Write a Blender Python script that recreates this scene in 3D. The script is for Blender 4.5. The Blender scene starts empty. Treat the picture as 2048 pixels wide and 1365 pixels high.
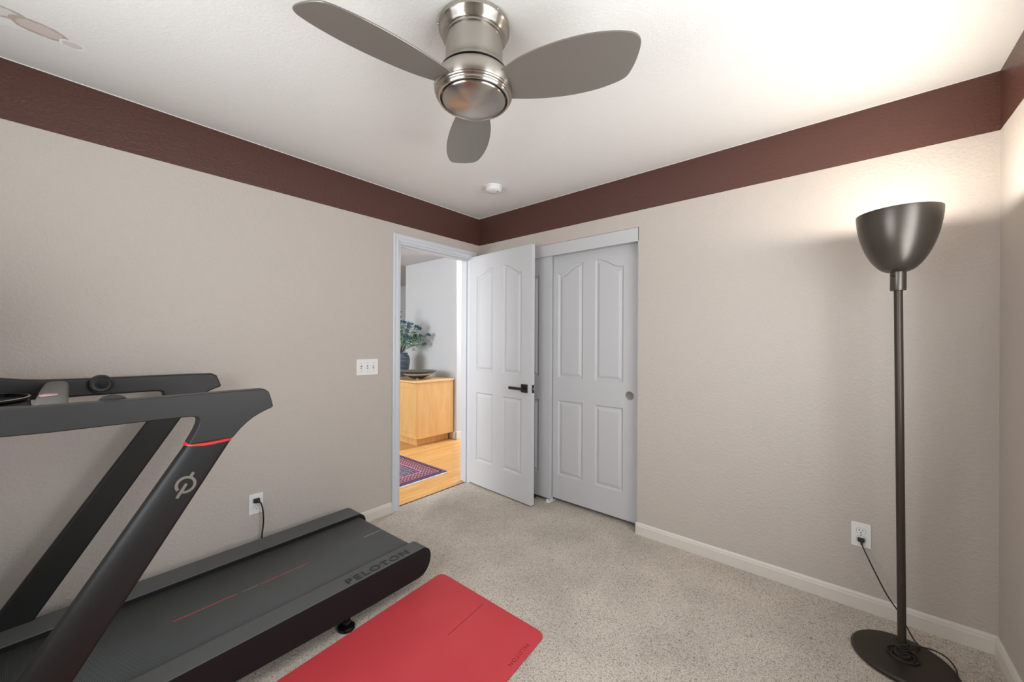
import bpy, bmesh, math, random
from mathutils import Vector, Matrix
random.seed(7)
PI = math.pi
H = 2.44           # ceiling height
W = 3.084          # room width (x)
D = 3.15           # room depth (-y)
BAND = 0.2502      # height of the painted band
coll = bpy.context.scene.collection

# ------------------------------------------------------------------ materials
def srgb(c):
    o = []
    for v in c:
        v = v / 255.0
        o.append(v / 12.92 if v <= 0.04045 else ((v + 0.055) / 1.055) ** 2.4)
    return (o[0], o[1], o[2], 1.0)

def mat(name, col, rough=0.6, metal=0.0, spec=0.5, aniso=0.0, coat=0.0):
    m = bpy.data.materials.new(name)
    m.use_nodes = True
    b = m.node_tree.nodes['Principled BSDF']
    b.inputs['Base Color'].default_value = srgb(col)
    b.inputs['Roughness'].default_value = rough
    b.inputs['Metallic'].default_value = metal
    b.inputs['Specular IOR Level'].default_value = spec
    b.inputs['Anisotropic'].default_value = aniso
    b.inputs['Coat Weight'].default_value = coat
    return m

def N(m, kind, **kw):
    n = m.node_tree.nodes.new(kind)
    for k, v in kw.items():
        if k in n.inputs.keys():
            n.inputs[k].default_value = v
        else:
            setattr(n, k, v)
    return n

def L(m, a, b):
    m.node_tree.links.new(a, b)

def bsdf(m):
    return m.node_tree.nodes['Principled BSDF']

def coords(m, scale=(1, 1, 1), rot=(0, 0, 0)):
    tc = N(m, 'ShaderNodeTexCoord')
    mp = N(m, 'ShaderNodeMapping')
    mp.inputs['Scale'].default_value = scale
    mp.inputs['Rotation'].default_value = rot
    L(m, tc.outputs['Object'], mp.inputs['Vector'])
    return mp.outputs['Vector']

def add_bump(m, height, strength, dist):
    b = N(m, 'ShaderNodeBump')
    b.inputs['Strength'].default_value = strength
    b.inputs['Distance'].default_value = dist
    L(m, height, b.inputs['Height'])
    L(m, b.outputs['Normal'], bsdf(m).inputs['Normal'])
    return b

def ramp(m, fac, stops):
    r = N(m, 'ShaderNodeValToRGB')
    el = r.color_ramp.elements
    while len(el) < len(stops):
        el.new(0.5)
    for e, (p, c) in zip(el, stops):
        e.position = p
        e.color = srgb(c) if len(c) == 3 else c
    L(m, fac, r.inputs['Fac'])
    return r

def math_node(m, op, a, b=None, clamp=False):
    n = N(m, 'ShaderNodeMath', operation=op)
    n.use_clamp = clamp
    for i, v in enumerate((a, b)):
        if v is None:
            continue
        if isinstance(v, (int, float)):
            n.inputs[i].default_value = v
        else:
            L(m, v, n.inputs[i])
    return n.outputs[0]

def mixc(m, fac, a, b):
    n = N(m, 'ShaderNodeMix', data_type='RGBA')
    for v, i in ((fac, 0), (a, 6), (b, 7)):
        if isinstance(v, (int, float)):
            n.inputs[i].default_value = v
        elif isinstance(v, tuple):
            n.inputs[i].default_value = v
        else:
            L(m, v, n.inputs[i])
    return n.outputs[2]

def plaster(name, col, rough=0.75, scale=70.0, strength=0.5, dist=0.0022, spec=0.3):
    m = mat(name, col, rough, spec=spec)
    v = coords(m)
    n1 = N(m, 'ShaderNodeTexNoise', Scale=scale, Detail=3.0, Roughness=0.55, Distortion=0.6)
    L(m, v, n1.inputs['Vector'])
    r = N(m, 'ShaderNodeMapRange')
    r.inputs['From Min'].default_value = 0.38
    r.inputs['From Max'].default_value = 0.66
    L(m, n1.outputs['Fac'], r.inputs['Value'])
    add_bump(m, r.outputs['Result'], strength, dist)
    return m

M = {}
M['wall'] = plaster('wall_paint', (191, 182, 173))
M['band'] = plaster('band_paint', (84, 53, 45), rough=0.36, spec=0.42)
M['ceil'] = plaster('ceiling_paint', (232, 230, 225), scale=95, strength=0.3)
M['hallwall'] = plaster('hall_wall_paint', (200, 204, 208), strength=0.1)
M['trim'] = mat('trim_paint', (222, 221, 219), 0.4)
M['trimblue'] = mat('door_frame_paint', (205, 208, 213), 0.38)
M['base'] = mat('baseboard_paint', (216, 209, 200), 0.42)
M['door'] = mat('door_paint', (204, 205, 207), 0.38)
M['closet'] = mat('closet_door_paint', (194, 194, 195), 0.42)
M['black'] = mat('black_hardware', (28, 29, 31), 0.35, spec=0.5)
M['dark'] = mat('dark_gap', (30, 28, 27), 0.9)
M['plate'] = mat('white_plastic', (232, 231, 228), 0.35)
M['slot'] = mat('slot_black', (22, 21, 20), 0.6)
M['screw'] = mat('screw_metal', (150, 148, 142), 0.35, metal=0.8)
M['nickel'] = mat('nickel_ring', (196, 194, 190), 0.28, metal=1.0)
M['pull'] = mat('pull_cup', (88, 88, 82), 0.5, metal=0.3)

def brushed(name, col, rough, aniso):
    m = mat(name, col, rough, metal=1.0, aniso=aniso)
    t = N(m, 'ShaderNodeTangent', direction_type='RADIAL', axis='Z')
    L(m, t.outputs[0], bsdf(m).inputs['Tangent'])
    bsdf(m).inputs['Anisotropic Rotation'].default_value = 0.25
    return m
M['brushed'] = brushed('brushed_nickel', (182, 176, 168), 0.27, 0.9)
M['brushed2'] = brushed('brushed_nickel_matte', (180, 175, 167), 0.36, 0.7)
M['blade'] = mat('satin_silver_blade', (134, 129, 121), 0.34, metal=0.5)
M['lampmetal'] = mat('lamp_bronze', (92, 86, 79), 0.33, metal=0.75)
M['lamppole'] = mat('lamp_pole_bronze', (66, 57, 49), 0.4, metal=0.45)
M['lampbase'] = mat('lamp_base_bronze', (50, 42, 35), 0.42, metal=0.2)
M['lampin'] = mat('lamp_reflector', (225, 222, 214), 0.4)
M['cord'] = mat('cord_rubber', (38, 33, 28), 0.5)
M['tm'] = mat('treadmill_matte', (40, 39, 38), 0.44, spec=0.4)
M['tmdark'] = mat('treadmill_side', (30, 31, 32), 0.52, spec=0.2)
M['tmup'] = mat('treadmill_upright', (30, 29, 28), 0.5, spec=0.36)
M['tmgrey'] = mat('treadmill_grip', (96, 96, 93), 0.5)
M['tmrail'] = mat('treadmill_rail', (84, 85, 83), 0.6, spec=0.35)
M['gloss'] = mat('gloss_black', (16, 16, 17), 0.12)
M['red'] = mat('red_ring', (205, 48, 46), 0.35)
M['redmark'] = mat('belt_red_mark', (200, 60, 58), 0.6)
M['whitemark'] = mat('belt_white_mark', (170, 168, 172), 0.6)
M['logo'] = mat('logo_metal', (168, 164, 158), 0.3, metal=0.85)
M['mattext'] = mat('mat_print', (140, 22, 26), 0.6)
M['pink'] = mat('badge_pink', (206, 150, 150), 0.35)

# belt with fine woven ribs
m = M['belt'] = mat('belt_rubber', (58, 59, 58), 0.62, spec=0.3)
v = coords(m)
wv = N(m, 'ShaderNodeTexWave', wave_type='BANDS', bands_direction='X', Scale=95.0, Distortion=0.4)
wv2 = N(m, 'ShaderNodeTexWave', wave_type='BANDS', bands_direction='Y', Scale=70.0, Distortion=0.4)
L(m, v, wv.inputs['Vector']); L(m, v, wv2.inputs['Vector'])
hh = math_node(m, 'MULTIPLY', wv.outputs['Fac'], wv2.outputs['Fac'])
cr = ramp(m, hh, [(0.0, (60, 61, 60)), (1.0, (116, 118, 116))])
L(m, cr.outputs['Color'], bsdf(m).inputs['Base Color'])
add_bump(m, hh, 0.5, 0.0012)

# yoga mat: red with slight random tone changes
m = M['mat'] = mat('mat_rubber', (196, 52, 58), 0.62, spec=0.35)
v = coords(m)
nz = N(m, 'ShaderNodeTexNoise', Scale=420.0, Detail=2.0)
L(m, v, nz.inputs['Vector'])
nb = N(m, 'ShaderNodeTexNoise', Scale=2.2, Detail=2.0)
L(m, v, nb.inputs['Vector'])
c1 = ramp(m, nb.outputs['Fac'], [(0.3, (190, 58, 64)), (0.7, (202, 68, 73))])
L(m, c1.outputs['Color'], bsdf(m).inputs['Base Color'])
add_bump(m, nz.outputs['Fac'], 0.25, 0.0006)

# carpet
m = M['carpet'] = mat('carpet_pile', (178, 164, 150), 0.95, spec=0.1)
v = coords(m)
nd = N(m, 'ShaderNodeTexNoise', Scale=60.0, Detail=2.0)
L(m, v, nd.inputs['Vector'])
vadd = N(m, 'ShaderNodeVectorMath', operation='MULTIPLY_ADD')
L(m, nd.outputs['Color'], vadd.inputs[0]); vadd.inputs[1].default_value = (0.02, 0.02, 0.0); L(m, v, vadd.inputs[2])
vo = N(m, 'ShaderNodeTexVoronoi', Scale=250.0)
L(m, vadd.outputs[0], vo.inputs['Vector'])
n2 = N(m, 'ShaderNodeTexNoise', Scale=340.0, Detail=3.0, Roughness=0.7)
L(m, v, n2.inputs['Vector'])
n3 = N(m, 'ShaderNodeTexNoise', Scale=3.0, Detail=2.0)
L(m, v, n3.inputs['Vector'])
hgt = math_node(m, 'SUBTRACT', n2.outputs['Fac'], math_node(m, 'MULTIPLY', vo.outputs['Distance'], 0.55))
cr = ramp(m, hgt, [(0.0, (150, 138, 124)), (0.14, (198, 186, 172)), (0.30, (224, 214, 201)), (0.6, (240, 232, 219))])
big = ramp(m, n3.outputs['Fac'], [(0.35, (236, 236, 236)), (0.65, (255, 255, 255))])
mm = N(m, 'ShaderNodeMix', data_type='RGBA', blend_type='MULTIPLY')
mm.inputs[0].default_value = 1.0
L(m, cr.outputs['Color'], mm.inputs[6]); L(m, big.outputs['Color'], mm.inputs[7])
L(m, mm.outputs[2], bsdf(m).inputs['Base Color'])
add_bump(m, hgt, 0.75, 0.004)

# hardwood boards of the hall (along y)
m = M['wood'] = mat('hall_boards', (226, 178, 112), 0.32)
v = coords(m, (1, 1, 1), (0, 0, PI / 2))
br = N(m, 'ShaderNodeTexBrick')
br.inputs['Scale'].default_value = 1.0
br.inputs['Brick Width'].default_value = 0.9
br.inputs['Row Height'].default_value = 0.058
br.inputs['Mortar Size'].default_value = 0.0012
br.inputs['Color1'].default_value = srgb((232, 186, 122))
br.inputs['Color2'].default_value = srgb((216, 164, 98))
br.inputs['Mortar'].default_value = srgb((172, 122, 66))
br.inputs['Bias'].default_value = 0.0
L(m, v, br.inputs['Vector'])
vg = coords(m, (30, 1.6, 1))
ng = N(m, 'ShaderNodeTexNoise', Scale=3.0, Detail=4.0)
L(m, vg, ng.inputs['Vector'])
gr = ramp(m, ng.outputs['Fac'], [(0.3, (226, 214, 200)), (0.7, (255, 255, 255))])
mm = N(m, 'ShaderNodeMix', data_type='RGBA', blend_type='MULTIPLY')
mm.inputs[0].default_value = 1.0
L(m, br.outputs['Color'], mm.inputs[6]); L(m, gr.outputs['Color'], mm.inputs[7])
L(m, mm.outputs[2], bsdf(m).inputs['Base Color'])

# maple cabinet
m = M['maple'] = mat('maple_veneer', (226, 172, 98), 0.4)
v = coords(m, (9, 9, 1.0))
ng = N(m, 'ShaderNodeTexNoise', Scale=3.0, Detail=4.0, Distortion=0.5)
L(m, v, ng.inputs['Vector'])
gr = ramp(m, ng.outputs['Fac'], [(0.3, (212, 166, 104)), (0.7, (226, 184, 124))])
L(m, gr.outputs['Color'], bsdf(m).inputs['Base Color'])
M['mapletop'] = mat('maple_top', (232, 190, 134), 0.4)

# blue-grey glazed vase
m = M['vase'] = mat('vase_glaze', (80, 92, 106), 0.45)
v = coords(m, (3, 3, 26))
ng = N(m, 'ShaderNodeTexNoise', Scale=2.2, Detail=3.0)
L(m, v, ng.inputs['Vector'])
gr = ramp(m, ng.outputs['Fac'], [(0.3, (52, 62, 76)), (0.55, (86, 102, 118)), (0.75, (126, 142, 152))])
L(m, gr.outputs['Color'], bsdf(m).inputs['Base Color'])
M['bowl'] = mat('bowl_dark_ceramic', (62, 60, 58), 0.5)
M['bowlin'] = mat('bowl_inside_grey', (112, 114, 112), 0.55)
M['bowlstripe'] = mat('bowl_pale_stripe', (186, 182, 174), 0.6)
M['leaf'] = mat('sage_leaf', (128, 176, 146), 0.7)
M['leaf2'] = mat('deep_leaf', (74, 124, 104), 0.7)
M['bloom'] = mat('blue_bloom', (74, 98, 128), 0.8)
M['stem'] = mat('stem_brown', (70, 66, 58), 0.7)

# oriental rug
m = M['rug'] = mat('rug_wool', (150, 96, 96), 0.95, spec=0.1)
tc = N(m, 'ShaderNodeTexCoord'); sp = N(m, 'ShaderNodeSeparateXYZ')
L(m, tc.outputs['Object'], sp.inputs[0])
# object origin sits on the visible corner; u = distance from the fringed edge, w = distance from the long edge
u = math_node(m, 'MULTIPLY', sp.outputs['X'], -1.0)
w_ = math_node(m, 'MULTIPLY', sp.outputs['Y'], -1.0)
ed = math_node(m, 'MINIMUM', u, w_)
ck = N(m, 'ShaderNodeTexChecker', Scale=52.0)
ck.inputs['Color1'].default_value = srgb((66, 62, 84)); ck.inputs['Color2'].default_value = srgb((176, 124, 124))
L(m, tc.outputs['Object'], ck.inputs['Vector'])
vr = N(m, 'ShaderNodeTexVoronoi', Scale=27.0, distance='MANHATTAN')
vr.inputs['Randomness'].default_value = 0.35
L(m, tc.outputs['Object'], vr.inputs['Vector'])
fld = ramp(m, vr.outputs['Distance'], [(0.10, (184, 130, 126)), (0.26, (64, 64, 84)), (0.44, (168, 164, 170)), (0.56, (84, 74, 92))])
fld.color_ramp.interpolation = 'CONSTANT'
stripes = ramp(m, ed, [(0.0, (96, 74, 104)), (0.03, (74, 44, 62)), (0.05, (180, 130, 128)), (0.062, (80, 54, 74)), (0.075, (255, 0, 255)), (0.17, (180, 130, 128)), (0.185, (64, 54, 78)), (0.2, (255, 0, 255))])
stripes.color_ramp.interpolation = 'CONSTANT'
in1 = math_node(m, 'MULTIPLY', math_node(m, 'GREATER_THAN', ed, 0.075), math_node(m, 'LESS_THAN', ed, 0.17))
in2 = math_node(m, 'GREATER_THAN', ed, 0.2)
col = mixc(m, in1, stripes.outputs['Color'], ck.outputs['Color'])
col = mixc(m, in2, col, fld.outputs['Color'])
L(m, col, bsdf(m).inputs['Base Color'])
M['fringe'] = mat('rug_fringe', (212, 208, 214), 0.9)

# patched plaster on the ceiling: pale scraped ovals with chalky rims
m = M['ceil']
tc = N(m, 'ShaderNodeTexCoord')
col = None
basec = srgb((232, 230, 225))
nzp = N(m, 'ShaderNodeTexNoise', Scale=22.0, Detail=3.0)
L(m, tc.outputs['Object'], nzp.inputs['Vector'])
wob = N(m, 'ShaderNodeVectorMath', operation='MULTIPLY_ADD')
L(m, nzp.outputs['Color'], wob.inputs[0]); wob.inputs[1].default_value = (0.02, 0.02, 0.0); L(m, tc.outputs['Object'], wob.inputs[2])
nzf = N(m, 'ShaderNodeTexNoise', Scale=60.0, Detail=4.0)
L(m, tc.outputs['Object'], nzf.inputs['Vector'])
col = basec
for (px, py, rx, ry, ang, fill, rim) in (
        (0.350, -2.705, 0.080, 0.034, 68, (222, 218, 212), (186, 181, 174)),
        (0.292, -2.675, 0.080, 0.030, 66, (236, 236, 232), (228, 226, 220)),
        (0.338, -2.598, 0.072, 0.046, 96, (212, 200, 192), (190, 176, 166)),
        (0.312, -2.520, 0.034, 0.030, 100, (216, 212, 206), (240, 238, 234))):
    mp = N(m, 'ShaderNodeMapping', vector_type='TEXTURE')
    mp.inputs['Location'].default_value = (px + .01, py + .01, 2.44)
    mp.inputs['Rotation'].default_value = (0, 0, math.radians(ang))
    mp.inputs['Scale'].default_value = (rx, ry, 1.0)
    L(m, wob.outputs[0], mp.inputs['Vector'])
    ln = N(m, 'ShaderNodeVectorMath', operation='LENGTH')
    L(m, mp.outputs[0], ln.inputs[0])
    mask = math_node(m, 'LESS_THAN', ln.outputs['Value'], 1.0)
    rimm = math_node(m, 'GREATER_THAN', math_node(m, 'ADD', ln.outputs['Value'], math_node(m, 'MULTIPLY', nzf.outputs['Fac'], 0.55)), 1.02)
    pc = mixc(m, rimm, srgb(fill), srgb(rim))
    col = mixc(m, mask, col, pc)
L(m, col, bsdf(m).inputs['Base Color'])

# window pane that lets daylight through
m = bpy.data.materials.new('window_glass'); m.use_nodes = True
nt = m.node_tree; nt.nodes.remove(nt.nodes['Principled BSDF'])
tr = nt.nodes.new('ShaderNodeBsdfTransparent'); gl = nt.nodes.new('ShaderNodeBsdfGlossy'); gl.inputs['Roughness'].default_value = 0.02
mx = nt.nodes.new('ShaderNodeMixShader'); mx.inputs[0].default_value = 0.06
nt.links.new(tr.outputs[0], mx.inputs[1]); nt.links.new(gl.outputs[0], mx.inputs[2])
nt.links.new(mx.outputs[0], nt.nodes['Material Output'].inputs['Surface'])
M['glass'] = m
m = bpy.data.materials.new('lamp_bulb_glow'); m.use_nodes = True
bsdf(m).inputs['Emission Color'].default_value = (1.0, 0.86, 0.68, 1)
bsdf(m).inputs['Emission Strength'].default_value = 12.0
M['bulb'] = m

# ------------------------------------------------------------------ mesh helpers
def obj(name, bm, material, parent=None, smooth=False, bevel=0.0, bseg=2, angle=35, hard=False):
    me = bpy.data.meshes.new(name)
    bmesh.ops.recalc_face_normals(bm, faces=bm.faces)
    if smooth:
        for f in bm.faces:
            f.smooth = True
        lim = math.radians(angle)
        for e in bm.edges:
            if len(e.link_faces) == 2 and e.calc_face_angle(0) > lim:
                e.smooth = False
    bm.to_mesh(me); bm.free()
    o = bpy.data.objects.new(name, me)
    coll.objects.link(o)
    for mt in (material if isinstance(material, (list, tuple)) else [material]):
        me.materials.append(mt)
    if bevel > 0:
        md = o.modifiers.new('bevel', 'BEVEL')
        md.width = bevel; md.segments = bseg; md.limit_method = 'ANGLE'; md.angle_limit = math.radians(40)
        md.harden_normals = hard
    if parent is not None:
        o.parent = parent
    return o

def thing(name, label, cat, loc=(0, 0, 0), rotz=0.0, group=None):
    o = bpy.data.objects.new(name, None); coll.objects.link(o)
    o.empty_display_size = 0.1
    o.location = loc; o.rotation_euler = (0, 0, rotz)
    o['label'] = label; o['category'] = cat
    if group: o['group'] = group
    return o

def tag(o, label, cat, group=None):
    o['label'] = label; o['category'] = cat
    if group: o['group'] = group
    return o

def struct(o):
    o['kind'] = 'structure'
    return o

def box(bm, x0, x1, y0, y1, z0, z1, mi=0):
    vs = [bm.verts.new(p) for p in ((x0, y0, z0), (x1, y0, z0), (x1, y1, z0), (x0, y1, z0), (x0, y0, z1), (x1, y0, z1), (x1, y1, z1), (x0, y1, z1))]
    for idx in ((0, 3, 2, 1), (4, 5, 6, 7), (0, 1, 5, 4), (1, 2, 6, 5), (2, 3, 7, 6), (3, 0, 4, 7)):
        f = bm.faces.new([vs[i] for i in idx]); f.material_index = mi
    return vs

def prism(bm, poly, fn0, fn1, mi=0):
    """poly: 2-D points; fn0/fn1 map a 2-D point to the two end positions."""
    a = [bm.verts.new(fn0(p)) for p in poly]
    b = [bm.verts.new(fn1(p)) for p in poly]
    n = len(poly)
    fs = [bm.faces.new(a), bm.faces.new(list(reversed(b)))]
    for i in range(n):
        fs.append(bm.faces.new([a[i], b[i], b[(i + 1) % n], a[(i + 1) % n]]))
    for f in fs: f.material_index = mi
    return fs

def lathe(bm, prof, segs=64, c=(0, 0, 0), mi=0, cap=True):
    rings = []
    for r, z in prof:
        if r < 1e-6:
            rings.append([bm.verts.new((c[0], c[1], c[2] + z))])
        else:
            rings.append([bm.verts.new((c[0] + r * math.cos(2 * PI * i / segs), c[1] + r * math.sin(2 * PI * i / segs), c[2] + z)) for i in range(segs)])
    for A, B in zip(rings, rings[1:]):
        for i in range(segs):
            j = (i + 1) % segs
            if len(A) == 1 and len(B) == 1: continue
            if len(A) == 1: f = bm.faces.new([A[0], B[i], B[j]])
            elif len(B) == 1: f = bm.faces.new([A[i], B[0], A[j]])
            else: f = bm.faces.new([A[i], B[i], B[j], A[j]])
            f.material_index = mi
    if cap:
        for R_ in (rings[0], rings[-1]):
            if len(R_) > 1:
                f = bm.faces.new(R_); f.material_index = mi

def spline(pts, n=8):
    pts = [Vector(p) for p in pts]
    P = [pts[0] * 2 - pts[1]] + pts + [pts[-1] * 2 - pts[-2]]
    out = []
    for i in range(1, len(P) - 2):
        p0, p1, p2, p3 = P[i - 1], P[i], P[i + 1], P[i + 2]
        for k in range(n):
            t = k / n
            out.append(0.5 * ((2 * p1) + (p2 - p0) * t + (2 * p0 - 5 * p1 + 4 * p2 - p3) * t * t + (-p0 + 3 * p1 - 3 * p2 + p3) * t ** 3))
    out.append(pts[-1])
    return out

def tube(bm, pts, r, segs=10, mi=0, sy=1.0):
    pts = [Vector(p) for p in pts]
    rings = []
    ref = Vector((0, 0, 1))
    t0 = (pts[1] - pts[0]).normalized()
    if abs(t0.dot(ref)) > 0.9: ref = Vector((1, 0, 0))
    nrm = t0.cross(ref).normalized()
    for i, p in enumerate(pts):
        t = (pts[min(i + 1, len(pts) - 1)] - pts[max(i - 1, 0)])
        if t.length < 1e-9: t = t0
        t.normalize()
        nrm = (nrm - t * nrm.dot(t)).normalized()
        b = t.cross(nrm)
        rr = r(i / (len(pts) - 1)) if callable(r) else r
        rings.append([bm.verts.new(p + (nrm * math.cos(2 * PI * k / segs) + b * math.sin(2 * PI * k / segs) * sy) * rr) for k in range(segs)])
    for A, B in zip(rings, rings[1:]):
        for k in range(segs):
            f = bm.faces.new([A[k], A[(k + 1) % segs], B[(k + 1) % segs], B[k]]); f.material_index = mi
    bm.faces.new(list(reversed(rings[0]))).material_index = mi
    bm.faces.new(rings[-1]).material_index = mi

def rounded(poly, rad, seg=5):
    """round the corners of a 2-D polygon; rad may be a list"""
    out = []
    n = len(poly)
    for i in range(n):
        p = Vector(poly[i]); a = Vector(poly[i - 1]); b = Vector(poly[(i + 1) % n])
        r = rad[i] if isinstance(rad, (list, tuple)) else rad
        if r <= 0: out.append((p.x, p.y)); continue
        da = (a - p); db = (b - p)
        r_ = min(r, da.length * 0.49, db.length * 0.49)
        A = p + da.normalized() * r_; B = p + db.normalized() * r_
        for k in range(seg + 1):
            t = k / seg
            q = A * (1 - t) ** 2 + p * 2 * t * (1 - t) + B * t ** 2
            out.append((q.x, q.y))
    return out

def text_obj(name, body, size, material, parent, matrix, depth=0.001, spacing=1.0, bold=0.0):
    cu = bpy.data.curves.new(name, 'FONT')
    cu.body = body; cu.size = size; cu.extrude = depth; cu.space_character = spacing; cu.offset = bold
    cu.align_x = 'LEFT'; cu.align_y = 'BOTTOM_BASELINE'
    t = bpy.data.objects.new(name + '_c', cu); coll.objects.link(t)
    dg = bpy.context.evaluated_depsgraph_get(); dg.update()
    me = bpy.data.meshes.new_from_object(t.evaluated_get(dg))
    bpy.data.objects.remove(t)
    me.materials.clear(); me.materials.append(material)
    me.transform(matrix)
    o = bpy.data.objects.new(name, me); coll.objects.link(o)
    if parent is not None: o.parent = parent
    return o

# ------------------------------------------------------------------ room shell
T = 0.12
DY0, DY1, DZ = -0.862, -0.095, 2.062     # doorway in the left wall
CX0, CX1, CZ = 0.030, 1.535, 2.079       # closet opening in the back wall
zb = H - BAND

bm = bmesh.new()
box(bm, -T, 0, -D, 0, zb, H - .0038, 1)
box(bm, -T, 0, -D, 0, H - .0038, H, 2)
box(bm, -T, 0, -D, DY0, 0, zb)
box(bm, -T, 0, DY1, 0, 0, zb)
box(bm, -T, 0, DY0, DY1, DZ, zb)
struct(obj('wall_left', bm, [M['wall'], M['band'], M['trim']]))
bm = bmesh.new()
box(bm, -T, W + T, 0, T, zb, H - .0025, 1); box(bm, -T, W + T, 0, T, H - .0025, H, 2)
box(bm, -T, CX0, 0, T, 0, zb)
box(bm, CX1, W + T, 0, T, 0, zb)
box(bm, CX0, CX1, 0, T, CZ, zb)
struct(obj('wall_back', bm, [M['wall'], M['band'], M['trim']]))
WY0, WY1, WZ0, WZ1 = -2.05, -0.72, 0.85, 2.08     # daylight window in the right wall
bm = bmesh.new()
box(bm, W, W + T, -D, 0, zb, H, 1)
box(bm, W, W + T, -D, WY0, 0, zb)
box(bm, W, W + T, WY1, 0, 0, zb)
box(bm, W, W + T, WY0, WY1, 0, WZ0)
box(bm, W, W + T, WY0, WY1, WZ1, zb)
struct(obj('wall_right', bm, [M['wall'], M['band']]))
bm = bmesh.new()
box(bm, -T, W + T, -D - T, -D, zb, H, 1)
SX0, SX1 = .75, 2.05  # unseen window opening, added to balance the room light
box(bm, -T, SX0, -D - T, -D, 0, zb); box(bm, SX1, W + T, -D - T, -D, 0, zb); box(bm, SX0, SX1, -D - T, -D, 0, WZ0); box(bm, SX0, SX1, -D - T, -D, WZ1, zb)
struct(obj('wall_front', bm, [M['wall'], M['band']]))
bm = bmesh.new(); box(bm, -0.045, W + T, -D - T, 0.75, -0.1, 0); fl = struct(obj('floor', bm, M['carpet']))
bm = bmesh.new(); box(bm, -T, W + T, -D - T, 0.75, H, H + 0.1); struct(obj('ceiling', bm, M['ceil']))
# closet interior
bm = bmesh.new()
box(bm, -T, W + T, 0.75, 0.85, 0, H); box(bm, -T, -0.02, T, 0.75, 0, H); box(bm, 1.62, 1.7, T, 0.75, 0, H)
struct(obj('wall_closet', bm, M['wall']))

# window in the right wall
bm = bmesh.new()
fw = 0.045
box(bm, W + .03, W + .09, WY0, WY1, WZ0, WZ0 + fw); box(bm, W + .03, W + .09, WY0, WY1, WZ1 - fw, WZ1)
box(bm, W + .03, W + .09, WY0, WY0 + fw, WZ0 + fw, WZ1 - fw); box(bm, W + .03, W + .09, WY1 - fw, WY1, WZ0 + fw, WZ1 - fw)
ym = (WY0 + WY1) / 2
box(bm, W + .035, W + .085, ym - .025, ym + .025, WZ0 + fw, WZ1 - fw)
wf = struct(obj('window_1', bm, M['trim']))
bm = bmesh.new(); box(bm, W + .058, W + .062, WY0 + fw, WY1 - fw, WZ0 + fw, WZ1 - fw)
obj('pane', bm, M['glass'], wf)
bm = bmesh.new(); box(bm, W - .03, W + .03, WY0 - .03, WY1 + .03, WZ0 - .03, WZ0 - .001)
struct(obj('trim_4', bm, M['trim'], bevel=.004))

# baseboards: profile with an eased, stepped top
BT, BH = 0.012, 0.079
def baseboard(name, p0, p1, n, mt=None, h=BH):
    """from p0 to p1 along the wall, n = unit vector into the room"""
    prof = [(0, 0), (BT, 0), (BT, h - .022), (BT - .002, h - .018), (BT - .003, h - .010), (BT - .0065, h - .003), (0.003, h), (0, h)]
    bm = bmesh.new()
    prism(bm, prof, lambda q: (p0[0] + n[0] * q[0], p0[1] + n[1] * q[0], q[1]), lambda q: (p1[0] + n[0] * q[0], p1[1] + n[1] * q[0], q[1]))
    return struct(obj(name, bm, mt or M['base']))
baseboard('baseboard_left', (0, -D), (0, -0.917), (1, 0))
baseboard('baseboard_back', (1.5275, 0), (W, 0), (0, -1))
baseboard('baseboard_right', (W, -D), (W, -BT), (-1, 0))
baseboard('baseboard_front', (0, -D), (W, -D), (0, 1))
bm = bmesh.new(); box(bm, CX1 - BT, CX1, -BT + .001, .055, 0, BH - .004)
struct(obj('baseboard_closet', bm, M['base'], bevel=.003))

# doorway casing + jamb
bm = bmesh.new()
def casing_profile():
    # width across, projection
    return [(0, 0), (.056, 0), (.056, .014), (.046, .017), (.030, .013), (.018, .016), (.006, .011), (0, .008)]
cw = 0.056
def casing_v(y_in, sgn, x0, xs, z1):
    poly = casing_profile()
    def f(z, mit):
        return lambda q: (x0 + xs * q[1], y_in + sgn * q[0], z + (q[0] if mit else 0))
    prism(bm, poly, f(0, False), f(z1, True))
def casing_h(y0, y1, z_in, x0, xs):
    poly = casing_profile()
    prism(bm, poly, lambda q: (x0 + xs * q[1], y0 - q[0], z_in + q[0]), lambda q: (x0 + xs * q[1], y1 + q[0], z_in + q[0]))
for x0, xs in ((0, 1), (-T, -1)):
    casing_v(DY0 + .002, -1, x0, xs, DZ - .002)
    casing_v(DY1 - .002, 1, x0, xs, DZ - .002)
    casing_h(DY0 + .002, DY1 - .002, DZ - .002, x0, xs)
jt = 0.018
box(bm, -T, 0, DY0, DY0 + jt, 0, DZ - jt); box(bm, -T, 0, DY1 - jt, DY1, 0, DZ - jt); box(bm, -T, 0, DY0, DY1, DZ - jt, DZ)
# stop moulding
box(bm, -.075, -.040, DY0 + jt, DY0 + jt + .011, 0, DZ - jt - .011); box(bm, -.075, -.040, DY1 - jt - .011, DY1 - jt, 0, DZ - jt - .011)
box(bm, -.075, -.040, DY0 + jt, DY1 - jt, DZ - jt - .011, DZ - jt)
tr1 = struct(obj('trim_1', bm, M['trimblue'], bevel=.0012, bseg=1))
bm = bmesh.new(); box(bm, -.036, -.006, DY0 + jt, DY0 + jt + .002, .895, .955)
sp_ = obj('strike_plate', bm, M['black'], tr1); sp_['label'] = 'black strike plate'
# carpet edge strip
bm = bmesh.new(); box(bm, -.052, -.044, DY0 + jt, DY1 - jt, -.003, .004)
struct(obj('trim_5', bm, mat('carpet_seam', (96, 74, 56), .8)))

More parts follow.
